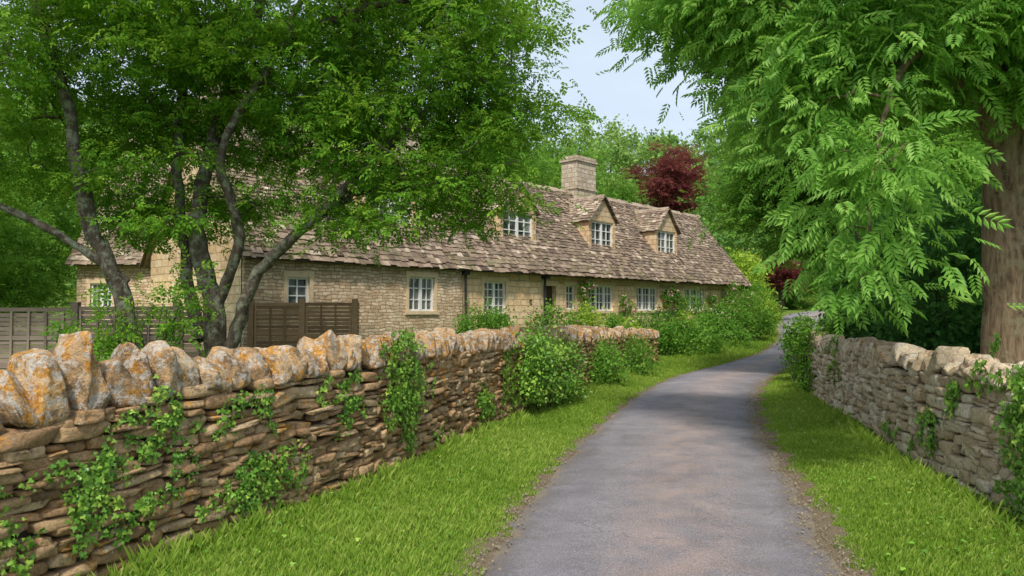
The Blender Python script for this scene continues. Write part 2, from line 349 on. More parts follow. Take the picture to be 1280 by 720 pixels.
# ---------------------------------------------------------------- ground & road
xs=np.concatenate([np.linspace(-420,-60,14)[:-1],np.linspace(-60,-12,33)[:-1],np.arange(-12,18,.25),np.linspace(18,70,53)[:-1],np.linspace(70,430,14)])
ys=np.concatenate([[-60,-30,-12,-6],np.arange(-3,46,.25),np.linspace(46,160,115)[:-1],np.linspace(160,600,16)])
X,Y=np.meshgrid(xs,ys); Z=g(X,Y)
nx,ny=len(xs),len(ys); i=np.arange(ny-1)[:,None]*nx+np.arange(nx-1)[None]
F=np.stack([i,i+1,i+nx+1,i+nx],-1).reshape(-1,4)
dd=np.maximum(np.maximum(rl(Y)-X,X-rr(Y)),0)
dirt=np.maximum((1-S(dd,.0,.45))*(Y<80),.4*(1-S(np.abs(X-wlx(Y)-.1),.0,.3))*(Y<27))
mesh_obj('ground',np.stack([X,Y,Z],-1),[F],M['ground'],np.stack([dirt.ravel()]*3,-1),smooth=True)
n=len(RL); across=np.linspace(0,1,13); t=np.linspace(0,1,220)
tl=np.stack([np.interp(t,np.linspace(0,1,n),RL[:,k]) for k in (0,1)],-1); tr=np.stack([np.interp(t,np.linspace(0,1,n),RR[:,k]) for k in (0,1)],-1)
tl[:,0]+=.035*np.sin(t*210)+.03*rng.normal(size=220); tr[:,0]+=.035*np.sin(t*170+1)+.03*rng.normal(size=220)
P=tl[:,None]*(1-across)[None,:,None]+tr[:,None]*across[None,:,None]
zc=g((rl(P[...,1])+rr(P[...,1]))/2,P[...,1])
PZ=zc+.022+.03*(1-(2*across-1)**2)[None]+.08*S(P[...,1],44,60)
PZ[:,0]-=.03; PZ[:,-1]-=.03
i=np.arange(219)[:,None]*13+np.arange(12)[None]; F=np.stack([i,i+1,i+14,i+13],-1).reshape(-1,4)
rc=np.zeros((220,13,3)); rc[...,0]=(1-np.abs(2*across-1))[None]; rc[...,1]=np.exp(-((across-.55)/.2)**2)[None]
mesh_obj('road',np.concatenate([P,PZ[...,None]],-1),[F],M['road'],rc.reshape(-1,3),smooth=True)
n=9000; y=3+17*rng.random(n)**1.8; side=rng.random(n)<.7
x=np.where(side,rr(y)+rng.normal(size=n)*.15-.08,rl(y)+rng.normal(size=n)*.08)
sc=rng.random(n)<.16; x=np.where(sc,rl(y)+(rr(y)-rl(y))*rng.random(n),x)
oct_v=np.array([(1,0,0),(0,1,0),(-1,0,0),(0,-1,0),(0,0,.7),(0,0,-.7)]); oct_f=np.array([(0,1,4),(1,2,4),(2,3,4),(3,0,4),(1,0,5),(2,1,5),(3,2,5),(0,3,5)])
pos=np.stack([x,y,g(x,y)+.03+.02*sc],-1); V,F=instance(oct_v,oct_f,pos,rng.normal(size=(n,3))+.01,rng.normal(size=(n,3))*.4+[0,0,1],np.where(sc,.004,.004+.014*rng.random(n)**3))
mesh_obj('gravel',V,[F],M['pebble'])
# ---------------------------------------------------------------- grass
def grass(n,ylo,yhi,pw,xl,xr,h0,h1,dry=0.):
    y=ylo+(yhi-ylo)*rng.random(n)**pw; a=xl(y); b=xr(y); x=a+(b-a)*rng.random(n)
    edge=np.minimum(np.abs(x-a),np.abs(b-x))
    keep=(b>a)
    patch=.5+.2*(np.sin(x*2.3+np.sin(y*1.3)*2)*np.sin(y*1.9+x))+.17*np.sin(x*7.1+2*np.sin(y*5.3))*np.sin(y*6.7+x*3)+.13*np.sin(x*17+y*3)*np.sin(y*15-x*4)
    keep&=rng.random(n)<.4+.8*patch
    h=(h0+(h1-h0)*rng.random(n)**2.5)*(.35+1.0*patch)*(.5+.5*S(edge,0,.25))
    w=(.0013+.0005*y)*(.6+.6*rng.random(n))
    th=rng.random(n)*2*math.pi; ln=np.stack([np.cos(th),np.sin(th)],-1)*(h*(.1+.6*rng.random(n)))[:,None]
    wx=np.stack([-np.sin(th+.6),np.cos(th+.6)],-1)*w[:,None]
    z=g(x,y)
    A=np.stack([x-wx[:,0],y-wx[:,1],z-.01],-1);B=np.stack([x+wx[:,0],y+wx[:,1],z-.01],-1)
    C=np.stack([x+ln[:,0]*.4+wx[:,0]*.7,y+ln[:,1]*.4+wx[:,1]*.7,z+h*.6],-1);D=np.stack([x+ln[:,0],y+ln[:,1],z+h*.95],-1)
    V=np.stack([A,B,C,D],1)[keep]; m=len(V)
    F=np.arange(m*4).reshape(m,4)
    big=.5+.5*np.sin(x*1.1+1.3*np.sin(y*.7))*np.sin(y*.8)
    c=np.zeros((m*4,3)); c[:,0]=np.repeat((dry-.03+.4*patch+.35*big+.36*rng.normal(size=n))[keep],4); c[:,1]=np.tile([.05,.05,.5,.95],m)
    return V.reshape(-1,3),F,np.clip(c,0,1)
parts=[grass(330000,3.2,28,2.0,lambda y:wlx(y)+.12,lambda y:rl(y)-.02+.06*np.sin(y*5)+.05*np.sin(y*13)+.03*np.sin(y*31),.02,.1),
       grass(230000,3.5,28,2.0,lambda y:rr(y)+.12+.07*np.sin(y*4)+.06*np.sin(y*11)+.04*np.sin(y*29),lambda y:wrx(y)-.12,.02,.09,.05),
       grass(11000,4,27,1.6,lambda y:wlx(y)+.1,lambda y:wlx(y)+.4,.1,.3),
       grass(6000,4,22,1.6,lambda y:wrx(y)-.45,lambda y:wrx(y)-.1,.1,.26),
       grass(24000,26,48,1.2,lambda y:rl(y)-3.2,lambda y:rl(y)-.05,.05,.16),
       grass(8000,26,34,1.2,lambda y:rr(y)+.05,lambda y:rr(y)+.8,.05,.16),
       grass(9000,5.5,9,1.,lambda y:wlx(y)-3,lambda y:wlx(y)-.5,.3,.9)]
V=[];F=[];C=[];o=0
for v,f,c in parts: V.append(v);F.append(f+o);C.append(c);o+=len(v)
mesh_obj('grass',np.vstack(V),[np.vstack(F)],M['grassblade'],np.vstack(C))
n=3200; y=4+14*rng.random(n)**1.5; sd=rng.random(n)<.5
gx=rng.random(n); x=np.where(sd,wlx(y)+.12+gx**2*(rl(y)-wlx(y)-.3),wrx(y)-.12-gx**2*(wrx(y)-rr(y)-.3)); x=x+.15*np.sin(y*9); z=g(x,y)+.02+.05*rng.random(n)
th=rng.random(n)*6.28
leaves('verge_weeds',T_ivy,np.stack([x,y,z],-1),np.stack([np.cos(th),np.sin(th),.3*np.ones(n)],-1),rng.normal(size=(n,3))*.4+[0,0,1],.015+.035*rng.random(n)**2,.7*rng.random(n),M['ivy'])

# ---------------------------------------------------------------- dry stone walls
def cube_template(k):
    pts={};F=[]
    def vid(p):
        p=tuple(np.round(p,5))
        if p not in pts: pts[p]=len(pts)
        return pts[p]
    L=np.sin(np.linspace(-1,1,k+1)*math.pi/2*.8)/math.sin(math.pi/2*.8)
    for ax in range(3):
        for sg in (-1,1):
            for a in range(k):
                for b in range(k):
                    q=[]
                    for (i,j) in ((a,b),(a+1,b),(a+1,b+1),(a,b+1)):
                        p=[0,0,0]; p[ax]=sg; p[(ax+1)%3]=L[i]; p[(ax+2)%3]=L[j]; q.append(vid(p))
                    F.append(q if sg>0 else q[::-1])
    V=np.array(list(pts.keys())); return V,np.array(F)
def stones(centres,ax_s,ax_n,size,rnd=.6,rough=.13,k=4,tilt=.06,taper=0.,chip=False):
    TV,TF=cube_template(k); N_=len(centres)
    p=9-6*rnd
    base=TV/((np.abs(TV)**p).sum(1,keepdims=True))**(1/p)*1.03
    V=np.repeat(base[None],N_,0)
    if chip:   # slice random corners off with planes: angular, split faces
        for c in range(6):
            nn_=rng.normal(size=(N_,3)); nn_[:,2]=np.abs(nn_[:,2])*.9+.1; nn_=norm(nn_); dl=.78+.3*rng.random(N_)
            ex=np.einsum('nvk,nk->nv',V,nn_)-dl[:,None]; ex=np.maximum(ex,0); V=V-ex[...,None]*nn_[:,None]*.95
    ph=rng.random((N_,3,4))*6.28; fr=rng.normal(size=(N_,3,3))
    D=np.zeros_like(V)
    for a in range(3):
        arg=np.einsum('nvk,nk->nv',V,fr[:,a]*1.8); fr2=rng.normal(size=(N_,3))*5; fr3=rng.normal(size=(N_,3))*9
        D[...,a]=rough*np.sin(arg+ph[:,a,0:1])+rough*.45*np.sin(np.einsum('nvk,nk->nv',V,fr2)+ph[:,a,1:2])+rough*.25*np.sin(np.einsum('nvk,nk->nv',V,fr3)+ph[:,a,2:3])
    V=V+D
    sh=rng.normal(size=(N_,2))*.16; V[...,2]+=sh[:,0:1]*V[...,0]; V[...,0]+=sh[:,1:2]*V[...,2]
    if taper: V[...,0]*=1-taper*rng.random((N_,1))*(V[...,2]+1)/2; V[...,1]*=1-taper*.6*rng.random((N_,1))*(V[...,2]+1)/2
    V*=size[:,None]
    a=rng.normal(size=N_)*tilt; ca,sa=np.cos(a)[:,None],np.sin(a)[:,None]
    x,z=V[...,0]*ca-V[...,2]*sa,V[...,0]*sa+V[...,2]*ca
    up=np.array([0,0,1.])
    W=centres[:,None]+x[...,None]*ax_s[:,None]+V[...,1:2]*ax_n[:,None]+z[...,None]*up
    F=TF[None]+(np.arange(N_)*len(TV))[:,None,None]
    return W.reshape(-1,3),F.reshape(-1,4),len(TV)
def drywall(name,line,side,height,thick,cmin,cmax,lmin,lmax,cope,mat,pale,y0,k=5,cg=1.,ctaper=.3):
    root=empty(name,(float(line[0,0]),float(line[0,1]),0)); inv=Matrix.Translation(-Vector((float(line[0,0]),float(line[0,1]),0)))
    d=np.linalg.norm(np.diff(line,axis=0),axis=1); s=np.concatenate([[0],np.cumsum(d)]); L=s[-1]
    def at(q): return np.stack([np.interp(q,s,line[:,0]),np.interp(q,s,line[:,1])],-1)
    def tang(q): t=at(np.minimum(q+.1,L))-at(np.maximum(q-.1,0)); return norm(t)
    cs=[];sz=[];col=[]
    z=-.12
    course=0
    while z<1.7:
        h=cmin+(cmax-cmin)*rng.random(); q=-rng.random()*.2+y0
        while q<L:
            l=lmin+(lmax-lmin)*rng.random()**1.4
            qc=q+l/2; hh=height(qc)
            wav=.035*math.sin(qc*.9+course*.3)+.02*math.sin(qc*2.7)+.012*rng.normal()
            zz=z+h/2+wav
            if zz+h/2<hh+.02 and qc<L:
                if rng.random()<.2 and h>.075:
                    for dz in (-.25,.25): cs.append((qc,zz+dz*h)); sz.append((l*.49,h*.235)); col.append(rng.random())
                else:
                    cs.append((qc,zz)); sz.append((l*.49,h*.475*(1+.08*rng.normal()))); col.append(rng.random())
            q+=l
        z+=h*.97; course+=1
    cs=np.array(cs);sz=np.array(sz);col=np.array(col)
    T=tang(cs[:,0]); Nn=np.stack([T[:,1],-T[:,0]],-1)*side; XY=at(cs[:,0]); dep=.11+.04*rng.random(len(cs))
    prot=rng.normal(size=len(cs))*.018
    XY=XY-Nn*(dep-prot)[:,None]
    gz=g(XY[:,0]+Nn[:,0]*.3,XY[:,1]+Nn[:,1]*.3)-.07
    C=np.column_stack([XY,cs[:,1]+np.maximum(gz,0)])
    a3=np.column_stack([T,np.zeros(len(T))]); n3=np.column_stack([Nn,np.zeros(len(T))])
    V,F,nv=stones(C,a3,n3,np.column_stack([sz[:,0],dep,sz[:,1]]),.38,.08,k)
    cc=np.zeros((len(V),3)); cc[:,0]=np.repeat(np.clip(col*.8+pale,0,1),nv); cc[:,1]=np.repeat(S(C[:,2]-.9,0,.7)*.6*cg,nv)
    o=mesh_obj('course_stones',V,[F],mat,cc,smooth=True,parent=root); o.matrix_parent_inverse=inv
    XYb=at(cs[:,0])-Nn*(thick-.1); Cb=np.column_stack([XYb,C[:,2]])
    V,F,nv=stones(Cb,a3,n3,np.column_stack([sz[:,0],dep,sz[:,1]]),.55,.07,2)
    cc=np.zeros((len(V),3)); cc[:,0]=np.repeat(col,nv)
    o=mesh_obj('rear_stones',V,[F],mat,cc,smooth=True,parent=root); o.matrix_parent_inverse=inv
    q=np.arange(y0,L,.25); xy=at(q); t=tang(q); nn=np.stack([t[:,1],-t[:,0]],-1)*side
    hz=np.array([height(a) for a in q])-.07; A=xy-nn*.1; B=xy-nn*(thick-.1); gz=np.maximum(g(xy[:,0]+nn[:,0]*.3,xy[:,1]+nn[:,1]*.3)-.07,0)
    V=np.stack([np.column_stack([A,0*q-.3]),np.column_stack([A,hz+gz]),np.column_stack([B,hz+gz]),np.column_stack([B,0*q-.3])],1).reshape(-1,3)
    i=np.arange(len(q)-1)[:,None]*4; j=np.arange(4)[None]; k2=(j+1)%4; F=np.stack([i+j,i+k2,i+4+k2,i+4+j],-1).reshape(-1,4)
    F=np.vstack([F,[[0,1,2,3]],[[len(V)-4,len(V)-3,len(V)-2,len(V)-1]]])
    o=mesh_obj('core',V,[F],M['core'],parent=root); o.matrix_parent_inverse=inv
    q=y0; cs=[];szs=[]
    while q<L:
        l,h=cope(q); qc=q+l/2; cs.append((qc,height(qc)+h*.5-.04)); szs.append((l*.52,thick*(.44+.08*rng.random()),h*.53)); q+=l*(1.0+.05*rng.random())
    cs=np.array(cs);szs=np.array(szs); T=tang(cs[:,0]); Nn=np.stack([T[:,1],-T[:,0]],-1)*side; XY=at(cs[:,0])-Nn*(thick/2-.02+.03*rng.normal(size=len(cs)))[:,None]
    gz=np.maximum(g(XY[:,0]+Nn[:,0]*.5,XY[:,1]+Nn[:,1]*.5)-.07,0)
    C=np.column_stack([XY,cs[:,1]+gz]); z0=np.zeros(len(T))
    V,F,nv=stones(C,np.column_stack([T,z0]),np.column_stack([Nn,z0]),szs,.22,.085,12,.13,ctaper,True)
    cc=np.zeros((len(V),3)); cc[:,0]=np.repeat(rng.random(len(cs)),nv)*.8+pale*.5; cc[:,1]=cg
    o=mesh_obj('coping_stones',V,[F],mat,np.clip(cc,0,1),smooth=True,parent=root); o.matrix_parent_inverse=inv
    return root
Llen=lambda y: float(np.interp(y,WL[:,1],np.concatenate([[0],np.cumsum(np.linalg.norm(np.diff(WL,axis=0),axis=1))])))
hk=[0,Llen(4.5),Llen(6),Llen(8),Llen(11),Llen(16),Llen(26)]
def hL(q):
    return float(np.interp(q,hk,[1.22,1.22,1.28,1.32,1.32,1.28,1.0]))
def copeL(q):
    f=float(S(q,Llen(7.4),Llen(9)))
    l=(1-f)*(.13+.17*rng.random())+f*(.07+.09*rng.random()); h=(1-f)*(.24+.22*rng.random())+f*(.2+.15*rng.random()); return l,h
drywall('drystone_wall',WL,1,hL,.42,.05,.125,.1,.42,copeL,M['stoneL'],.08,Llen(1.5))
def hR(q): return 1.3-.006*q
def copeR(q): return .12+.2*rng.random(),.12+.16*rng.random()
drywall('drystone_wall',WR,-1,hR,.42,.09,.165,.14,.42,copeR,M['stoneR'],.2,3.0,cg=.55)
def ivy(name,xf,sgn,patches,ls,mat=M['ivy']):
    P_=[];X_=[];N_=[];Cc=[];st=[]
    for (yc,z0,z1,hw,n,th) in patches:
        ns=max(3,int(n/40)); per=int(n/ns)
        for k in range(ns):
            y0_=yc+hw*np.clip(rng.normal()*.6,-1.3,1.3); zt=z0+(z1-z0)*rng.random()**.8; m=per
            L_=.12+.28*rng.random(); ang=rng.normal()*.9; st_t=np.linspace(0,1,6)
            cy=y0_+L_*np.sin(ang)*st_t+.03*np.cumsum(rng.normal(size=6)); cz=zt+.08-L_*np.cos(ang)*st_t*.9
            tt=rng.random(m); y=np.interp(tt,st_t,cy)+rng.normal(size=m)*.028; z=np.interp(tt,st_t,cz)+rng.normal(size=m)*.028
            tx=xf(y+.05)-xf(y-.05); T=norm(np.stack([tx,np.full(m,.1)],-1)); Nn=np.stack([T[:,1],-T[:,0]],-1)*sgn
            o_=.015+th*rng.random(m)**1.5*rng.random()
            x=xf(y)+Nn[:,0]*o_; yy=y+Nn[:,1]*o_
            ok=z>g(x,yy)-.01
            n3=np.column_stack([Nn,.35*np.ones(m)])+rng.normal(size=(m,3))*.35
            xd=np.column_stack([T*rng.normal(size=m)[:,None]*.8,-np.ones(m)*.6])+rng.normal(size=(m,3))*.2
            P_.append(np.stack([x,yy,z],-1)[ok]); N_.append(n3[ok]); X_.append(xd[ok]); Cc.append((.05+.8*rng.random()+.2*rng.normal(size=m))[ok])
            cx=xf(cy)+.02*sgn; st.append((np.stack([cx,cy,cz],-1),np.linspace(.005,.002,6)))
    P_=np.vstack(P_);n=len(P_)
    o=leaves(name,T_ivy,P_,np.vstack(X_),np.vstack(N_),ls*(.5+.9*rng.random(n)),np.concatenate(Cc),mat)
    V,F=tubes(st,4); mesh_obj('ivy_stems',V,[F],M['barkd'],parent=o)
    return o
ivy('ivy',wlx,1,[(8.93,.3,1.5,.3,3200,.2),(8.8,1.3,1.6,.25,400,.15),(6.63,.25,.6,.28,900,.1),(6.3,.3,.5,.3,160,.05),(5.0,.45,.9,.24,750,.07),(5.2,.75,1.0,.18,180,.05),(4.5,.3,.6,.12,260,.06),(5.65,1.0,1.2,.12,260,.05),(5.8,.7,.8,.25,120,.04),
   (7.85,.6,1.2,.12,420,.07),(6.45,1.02,1.15,.22,300,.05),(11.6,.15,.7,.3,1000,.15),(10.3,.1,.3,.4,160,.08),(5.45,.35,.5,.15,240,.05),(7.1,.5,.8,.25,80,.04),(6.0,.85,.95,.2,90,.04),(5.3,1.0,1.15,.2,80,.04),(7.5,.95,1.2,.3,120,.04),(9.8,.9,1.2,.4,140,.05),(12.8,.3,1.2,.3,900,.2)],.037)
ivy('ivy',wrx,-1,[(6.1,.05,1.35,.42,5200,.2),(5.4,.1,1.4,.5,4000,.22),(8.6,.4,.8,.16,450,.08),(7.9,.95,1.15,.2,240,.06),(9.5,.1,.3,.3,100,.07),(10.5,.15,.35,.4,120,.1),(7.1,1.25,1.45,.25,260,.08),(14,.6,1.4,.5,400,.12)],.048)
bush('ivy_bush',[((.62,14.2,.75),(.42,.9,.78)),((1.0,15.2,.65),(.42,1.0,.72)),((.35,13.2,.9),(.26,.5,.58))],9500,T_leaf,.075,M['ivy'],110,spread=.2)
bush('ivy_bush',[((2.4,19.4,.42),(.36,1.9,.55)),((3.8,23,.5),(.36,2.2,.5))],8000,T_leaf,.085,M['midleaf'],110,spread=.18)
bush('ivy_bush',[((6.85,16.8,.85),(.33,1.0,.95)),((7.6,19.0,.9),(.4,1.4,.9))],7000,T_leaf,.09,M['midleaf'],110)

# ---------------------------------------------------------------- house
class MB:
    def __init__(s): s.v=[];s.f=[];s.c=[]
    def box(s,x0,x1,y0,y1,z0,z1,c=.5):
        o=len(s.v); s.v+=[(x,y,z) for z in (z0,z1) for (x,y) in ((x0,y0),(x1,y0),(x1,y1),(x0,y1))]
        s.f+=[(o,o+3,o+2,o+1),(o+4,o+5,o+6,o+7),(o,o+1,o+5,o+4),(o+1,o+2,o+6,o+5),(o+2,o+3,o+7,o+6),(o+3,o,o+4,o+7)]; s.c+=[c]*8
    def poly(s,pts,c=.5):
        o=len(s.v); s.v+=list(pts); s.f.append(tuple(range(o,o+len(pts)))); s.c+=[c]*len(pts)
    def build(s,name,mat,parent,inv=None):
        me=bpy.data.meshes.new(name); me.from_pydata([tuple(float(a) for a in v) for v in s.v],[],s.f); me.materials.append(mat)
        ca=me.color_attributes.new('Col','FLOAT_COLOR','POINT'); gcol=np.repeat(rng.random(len(s.c)//4+1),4)[:len(s.c)]
        if name=='panels': gcol=np.repeat(rng.random(len(s.c)//8+1),8)[:len(s.c)]
        ca.data.foreach_set('color',np.column_stack([s.c,gcol,s.c,np.ones(len(s.c))]).astype(np.float32).ravel())
        me.update(); ob=bpy.data.objects.new(name,me); scene.collection.objects.link(ob); ob.parent=parent
        if inv is not None: ob.matrix_parent_inverse=inv
        return ob
RZ=math.atan2(.7317,.6816)
def wall(mb,x0,x1,z0,z1,y,openings,depth=.22):
    xs=sorted({x0,x1}|{a for o in openings for a in o[:2]}); zs=sorted({z0,z1}|{a for o in openings for a in o[2:4]})
    for a,b in zip(xs[:-1],xs[1:]):
        for c,d in zip(zs[:-1],zs[1:]):
            if any(o[0]<=a+1e-4 and b<=o[1]+1e-4 and o[2]<=c+1e-4 and d<=o[3]+1e-4 for o in openings): continue
            mb.poly([(a,y,c),(b,y,c),(b,y,d),(a,y,d)])
    for a,b,c,d in [o[:4] for o in openings]:
        mb.poly([(a,y,c),(a,y,d),(a,y+depth,d),(a,y+depth,c)]); mb.poly([(b,y,c),(b,y+depth,c),(b,y+depth,d),(b,y,d)])
        mb.poly([(a,y,d),(b,y,d),(b,y+depth,d),(a,y+depth,d)]); mb.poly([(a,y,c),(a,y+depth,c),(b,y+depth,c),(b,y,c)])
def window(fr,gl,dr,a,b,c,d,y,lights,rows=3,sur=True,cols=2):
    yg=y+.13
    gl.poly([(a,yg,c),(b,yg,c),(b,yg,d),(a,yg,d)])
    t=.065
    fr.box(a,b,yg-.07,yg-.004,c,c+t);fr.box(a,b,yg-.07,yg-.004,d-t,d)
    fr.box(a,a+t,yg-.07,yg-.004,c+t,d-t);fr.box(b-t,b,yg-.07,yg-.004,c+t,d-t)
    w=(b-a)/lights
    for i in range(lights):
        if i: fr.box(a+w*i-.055,a+w*i+.055,yg-.075,yg-.004,c+t,d-t)
        for k in range(1,cols):
            xx=a+w*i+w*k/cols; fr.box(xx-.018,xx+.018,yg-.045,yg-.006,c+t,d-t)
    for k in range(1,rows):
        zz=c+(d-c)*k/rows; fr.box(a+t,b-t,yg-.04,yg-.008,zz-.018,zz+.018)
    if sur:
        dr.box(a-.14,b+.14,y-.025,y+.02,d,d+.17); dr.box(a-.16,b+.16,y-.06,y+.02,c-.11,c)
        dr.box(a-.12,a,y-.02,y+.02,c,d); dr.box(b,b+.12,y-.02,y+.02,c,d)
def slates(mb,o,u,v,Lu,Lv,e0,e1,bias=0):
    o=np.array(o,float);u=np.array(u,float);v=np.array(v,float);u/=np.linalg.norm(u);v/=np.linalg.norm(v);nn=np.cross(u,v)
    if nn[2]<0: nn=-nn
    q=0
    while q<Lv-.04:
        e=e0+(e1-e0)*q/Lv; p=-.06+rng.random()*-.2; tn=.022+.014*rng.random(); rb=.08*rng.normal()+bias
        while p<Lu+.04:
            w=(.11+.24*rng.random())*(.6+.4*e/.25); a=max(p,-.08); b=min(p+w-.006,Lu+.08); p+=w
            if b-a<.03: continue
            j=rng.normal()*.024; n0=.04+.026*rng.random(); q1=min(q+e*1.5,Lv+.02); c=min(1,max(0,.42+rb+.27*rng.normal()))
            pt=[]
            for (uu,vv,h) in ((a,q+j,n0),(b,q+j+rng.normal()*.012,n0+.008*rng.normal()),(b,q1,.012),(a,q1,.012)):
                pt.append((o+u*uu+v*vv+nn*h, o+u*uu+v*vv+nn*(h+tn)))
            k=len(mb.v); mb.v+=[tuple(x[0]) for x in pt]+[tuple(x[1]) for x in pt]
            mb.f+=[(k+4,k+5,k+6,k+7),(k,k+1,k+5,k+4),(k+1,k+2,k+6,k+5),(k+3,k,k+4,k+7)]; mb.c+=[c]*8
        q+=e
def block(par,inv,x0,x1,D,zb,zeW,ridge,fronts,dorm,chims,pre=''):
    fr=MB();gl=MB();dr=MB();sl=MB();und=MB();ch=MB();gw=MB();door=MB()
    yo=-.32; ym=D/2; slope=(ridge-zeW)/(ym-yo); rz=lambda y:zeW+(y-yo)*slope
    for k,(a,b,y,mt,ops) in enumerate(fronts):
        mb=MB(); wall(mb,a,b,zb,rz(y)-.03,y,[o[:4] for o in ops])
        for o in ops:
            if o[6]=='w': window(fr,gl,dr,*o[:4],y,o[4],o[5])
            else:
                door.box(o[0],o[1],y+.2,y+.26,o[2],o[3])
                for t in range(4): door.box(o[0]+.02+t*.19,o[0]+.19+t*.19,y+.185,y+.2,o[2]+.05,o[3]-.02)
                dr.box(o[0]-.16,o[1]+.16,y-.03,y+.02,o[3],o[3]+.2); dr.box(o[0]-.14,o[0],y-.025,y+.02,o[2],o[3]); dr.box(o[1],o[1]+.14,y-.025,y+.02,o[2],o[3])
        mb.poly([(b,y,zb),(b,y+.4,zb),(b,y+.4,rz(y)-.03),(b,y,rz(y)-.03)])
        if k==0: mb.poly([(a,y,zb),(a,-.001,zb),(a,-.001,rz(y)-.03),(a,y,rz(y)-.03)])
        mb.build(pre+'front_wall',mt,par,inv)
    for xx in (x0,x1):
        gw.poly([(xx,0.05,zb),(xx,D,zb),(xx,D,rz(0)-.03),(xx,ym,ridge-.04),(xx,0.05,rz(0.05)-.03)])
    gw.poly([(x0,D,zb),(x1,D,zb),(x1,D,rz(0)-.03),(x0,D,rz(0)-.03)])
    gw.build(pre+'gable_wall',fronts[-1][3],par,inv)
    ov=.14
    und.poly([(x0-ov,yo,zeW),(x1+ov,yo,zeW),(x1+ov,ym,ridge),(x0-ov,ym,ridge)]); und.poly([(x0-ov,D-yo,zeW),(x1+ov,D-yo,zeW),(x1+ov,ym,ridge),(x0-ov,ym,ridge)])
    und.poly([(x0-ov,yo,zeW-.02),(x1+ov,yo,zeW-.02),(x1+ov,.05,zeW-.02),(x0-ov,.05,zeW-.02)])
    Ls=math.hypot(ym-yo,ridge-zeW); vs=((ym-yo)/Ls,(ridge-zeW)/Ls)
    W=x1-x0+2*ov
    slates(sl,(x0-ov,yo-.03,zeW-.02),(1,0,0),(0,vs[0],vs[1]),W,Ls,.21,.11)
    slates(sl,(x0-ov,D-yo+.03,zeW-.02),(1,0,0),(0,-vs[0],vs[1]),W,Ls,.32,.26)
    p=x0-ov
    while p<x1+ov:
        w=.4+.1*rng.random(); h=.02*rng.normal(); k=len(sl.v)
        sl.v+=[(p,ym-.17,ridge-.09+h),(p+w,ym-.17,ridge-.09+h),(p+w,ym,ridge+.12+h),(p,ym,ridge+.12+h),(p,ym+.17,ridge-.09+h),(p+w,ym+.17,ridge-.09+h)]; sl.f+=[(k,k+1,k+2,k+3),(k+3,k+2,k+5,k+4),(k,k+3,k+4),(k+1,k+5,k+2)]; sl.c+=[.8]*6; p+=w*.99
    for (c,w,zt,yf,apx) in dorm:
        a=c-w/2;b=c+w/2; z0=rz(yf)-.1; ze=zt
        ww=w-.36; wz0=rz(yf)+.08; wz1=ze-.04
        wl=MB(); wall(wl,a,b,z0,ze,yf,[(c-ww/2,c+ww/2,wz0,wz1)],.2)
        wl.poly([(a,yf,ze),(b,yf,ze),(c,yf,apx)])
        yb=yo+(ze-zeW)/slope+.3
        wl.poly([(a,yf,z0),(a,yb,z0),(a,yb,ze),(a,yf,ze)]); wl.poly([(b,yf,z0),(b,yb,z0),(b,yb,ze),(b,yf,ze)])
        wl.build(pre+'dormer_wall',M['ashlar'],par,inv)
        window(fr,gl,dr,c-ww/2,c+ww/2,wz0,wz1,yf,2,3,False)
        dr.box(c-ww/2-.1,c+ww/2+.1,yf-.04,yf+.03,wz0-.1,wz0)
        yr=yo+(apx-zeW)/slope+.15; y0=yf-.1; hw=w/2+.1; zlow=ze-(.1)*(apx-ze)/(w/2)
        Lsl=math.hypot(hw,apx-zlow); vd=(hw/Lsl,(apx-zlow)/Lsl)
        und.poly([(c-hw,y0+.05,zlow),(c-hw,yr,zlow),(c,yr,apx),(c,y0+.05,apx)]); und.poly([(c+hw,y0+.05,zlow),(c+hw,yr,zlow),(c,yr,apx),(c,y0+.05,apx)])
        slates(sl,(c-hw,y0,zlow),(0,1,0),(vd[0],0,vd[1]),yr-y0,Lsl,.16,.12,.22); slates(sl,(c+hw,y0,zlow),(0,1,0),(-vd[0],0,vd[1]),yr-y0,Lsl,.16,.12,.22)
        k=len(sl.v); sl.v+=[(c-.13,y0-.02,apx-.05),(c,y0-.02,apx+.12),(c+.13,y0-.02,apx-.05),(c-.13,yr,apx-.05),(c,yr,apx+.12),(c+.13,yr,apx-.05)]; sl.f+=[(k,k+1,k+4,k+3),(k+1,k+2,k+5,k+4),(k,k+2,k+1)]; sl.c+=[.75]*6
    for (c,yc,w,d,zt) in chims:
        ch.box(c-w/2,c+w/2,yc-d/2,yc+d/2,ridge-1.6,zt-.28); ch.box(c-w/2-.07,c+w/2+.07,yc-d/2-.07,yc+d/2+.07,zt-.28,zt-.16); ch.box(c-w/2-.02,c+w/2+.02,yc-d/2-.02,yc+d/2+.02,zt-.16,zt-.02)
        ch.box(c-w/2-.05,c+w/2+.05,yc-d/2-.05,yc+d/2+.05,ridge+.18,ridge+.26)
    und.build(pre+'roof_deck',M['deck'],par,inv); sl.build(pre+'roof_slates',M['slate'],par,inv)
    fr.build(pre+'window_frames',M['white'],par,inv); gl.build(pre+'window_glass',M['glass'],par,inv); dr.build(pre+'stone_dressings',M['dress'],par,inv)
    if ch.v: ch.build(pre+'chimneys',M['chimw'],par,inv)
    if door.v: door.build(pre+'door',M['door'],par,inv)
house=empty('stone_cottage',(-3.07,24.5,0),RZ)
opsA=[(-.54,.55,1.93,3.06,2,3,'w'),(-4.9,-4.2,2.1,2.9,1,3,'w')]
opsB1=[(3.02,4.16,1.85,3.02,2,4,'w')]
opsB=[(6.35,7.15,.75,2.95,1,1,'d'),(7.8,8.4,2.0,3.0,1,3,'w'),(9.32,11.1,1.95,3.05,3,3,'w'),(12.95,14.75,1.97,3.07,3,3,'w'),(17.35,19.25,1.98,3.09,3,3,'w')]
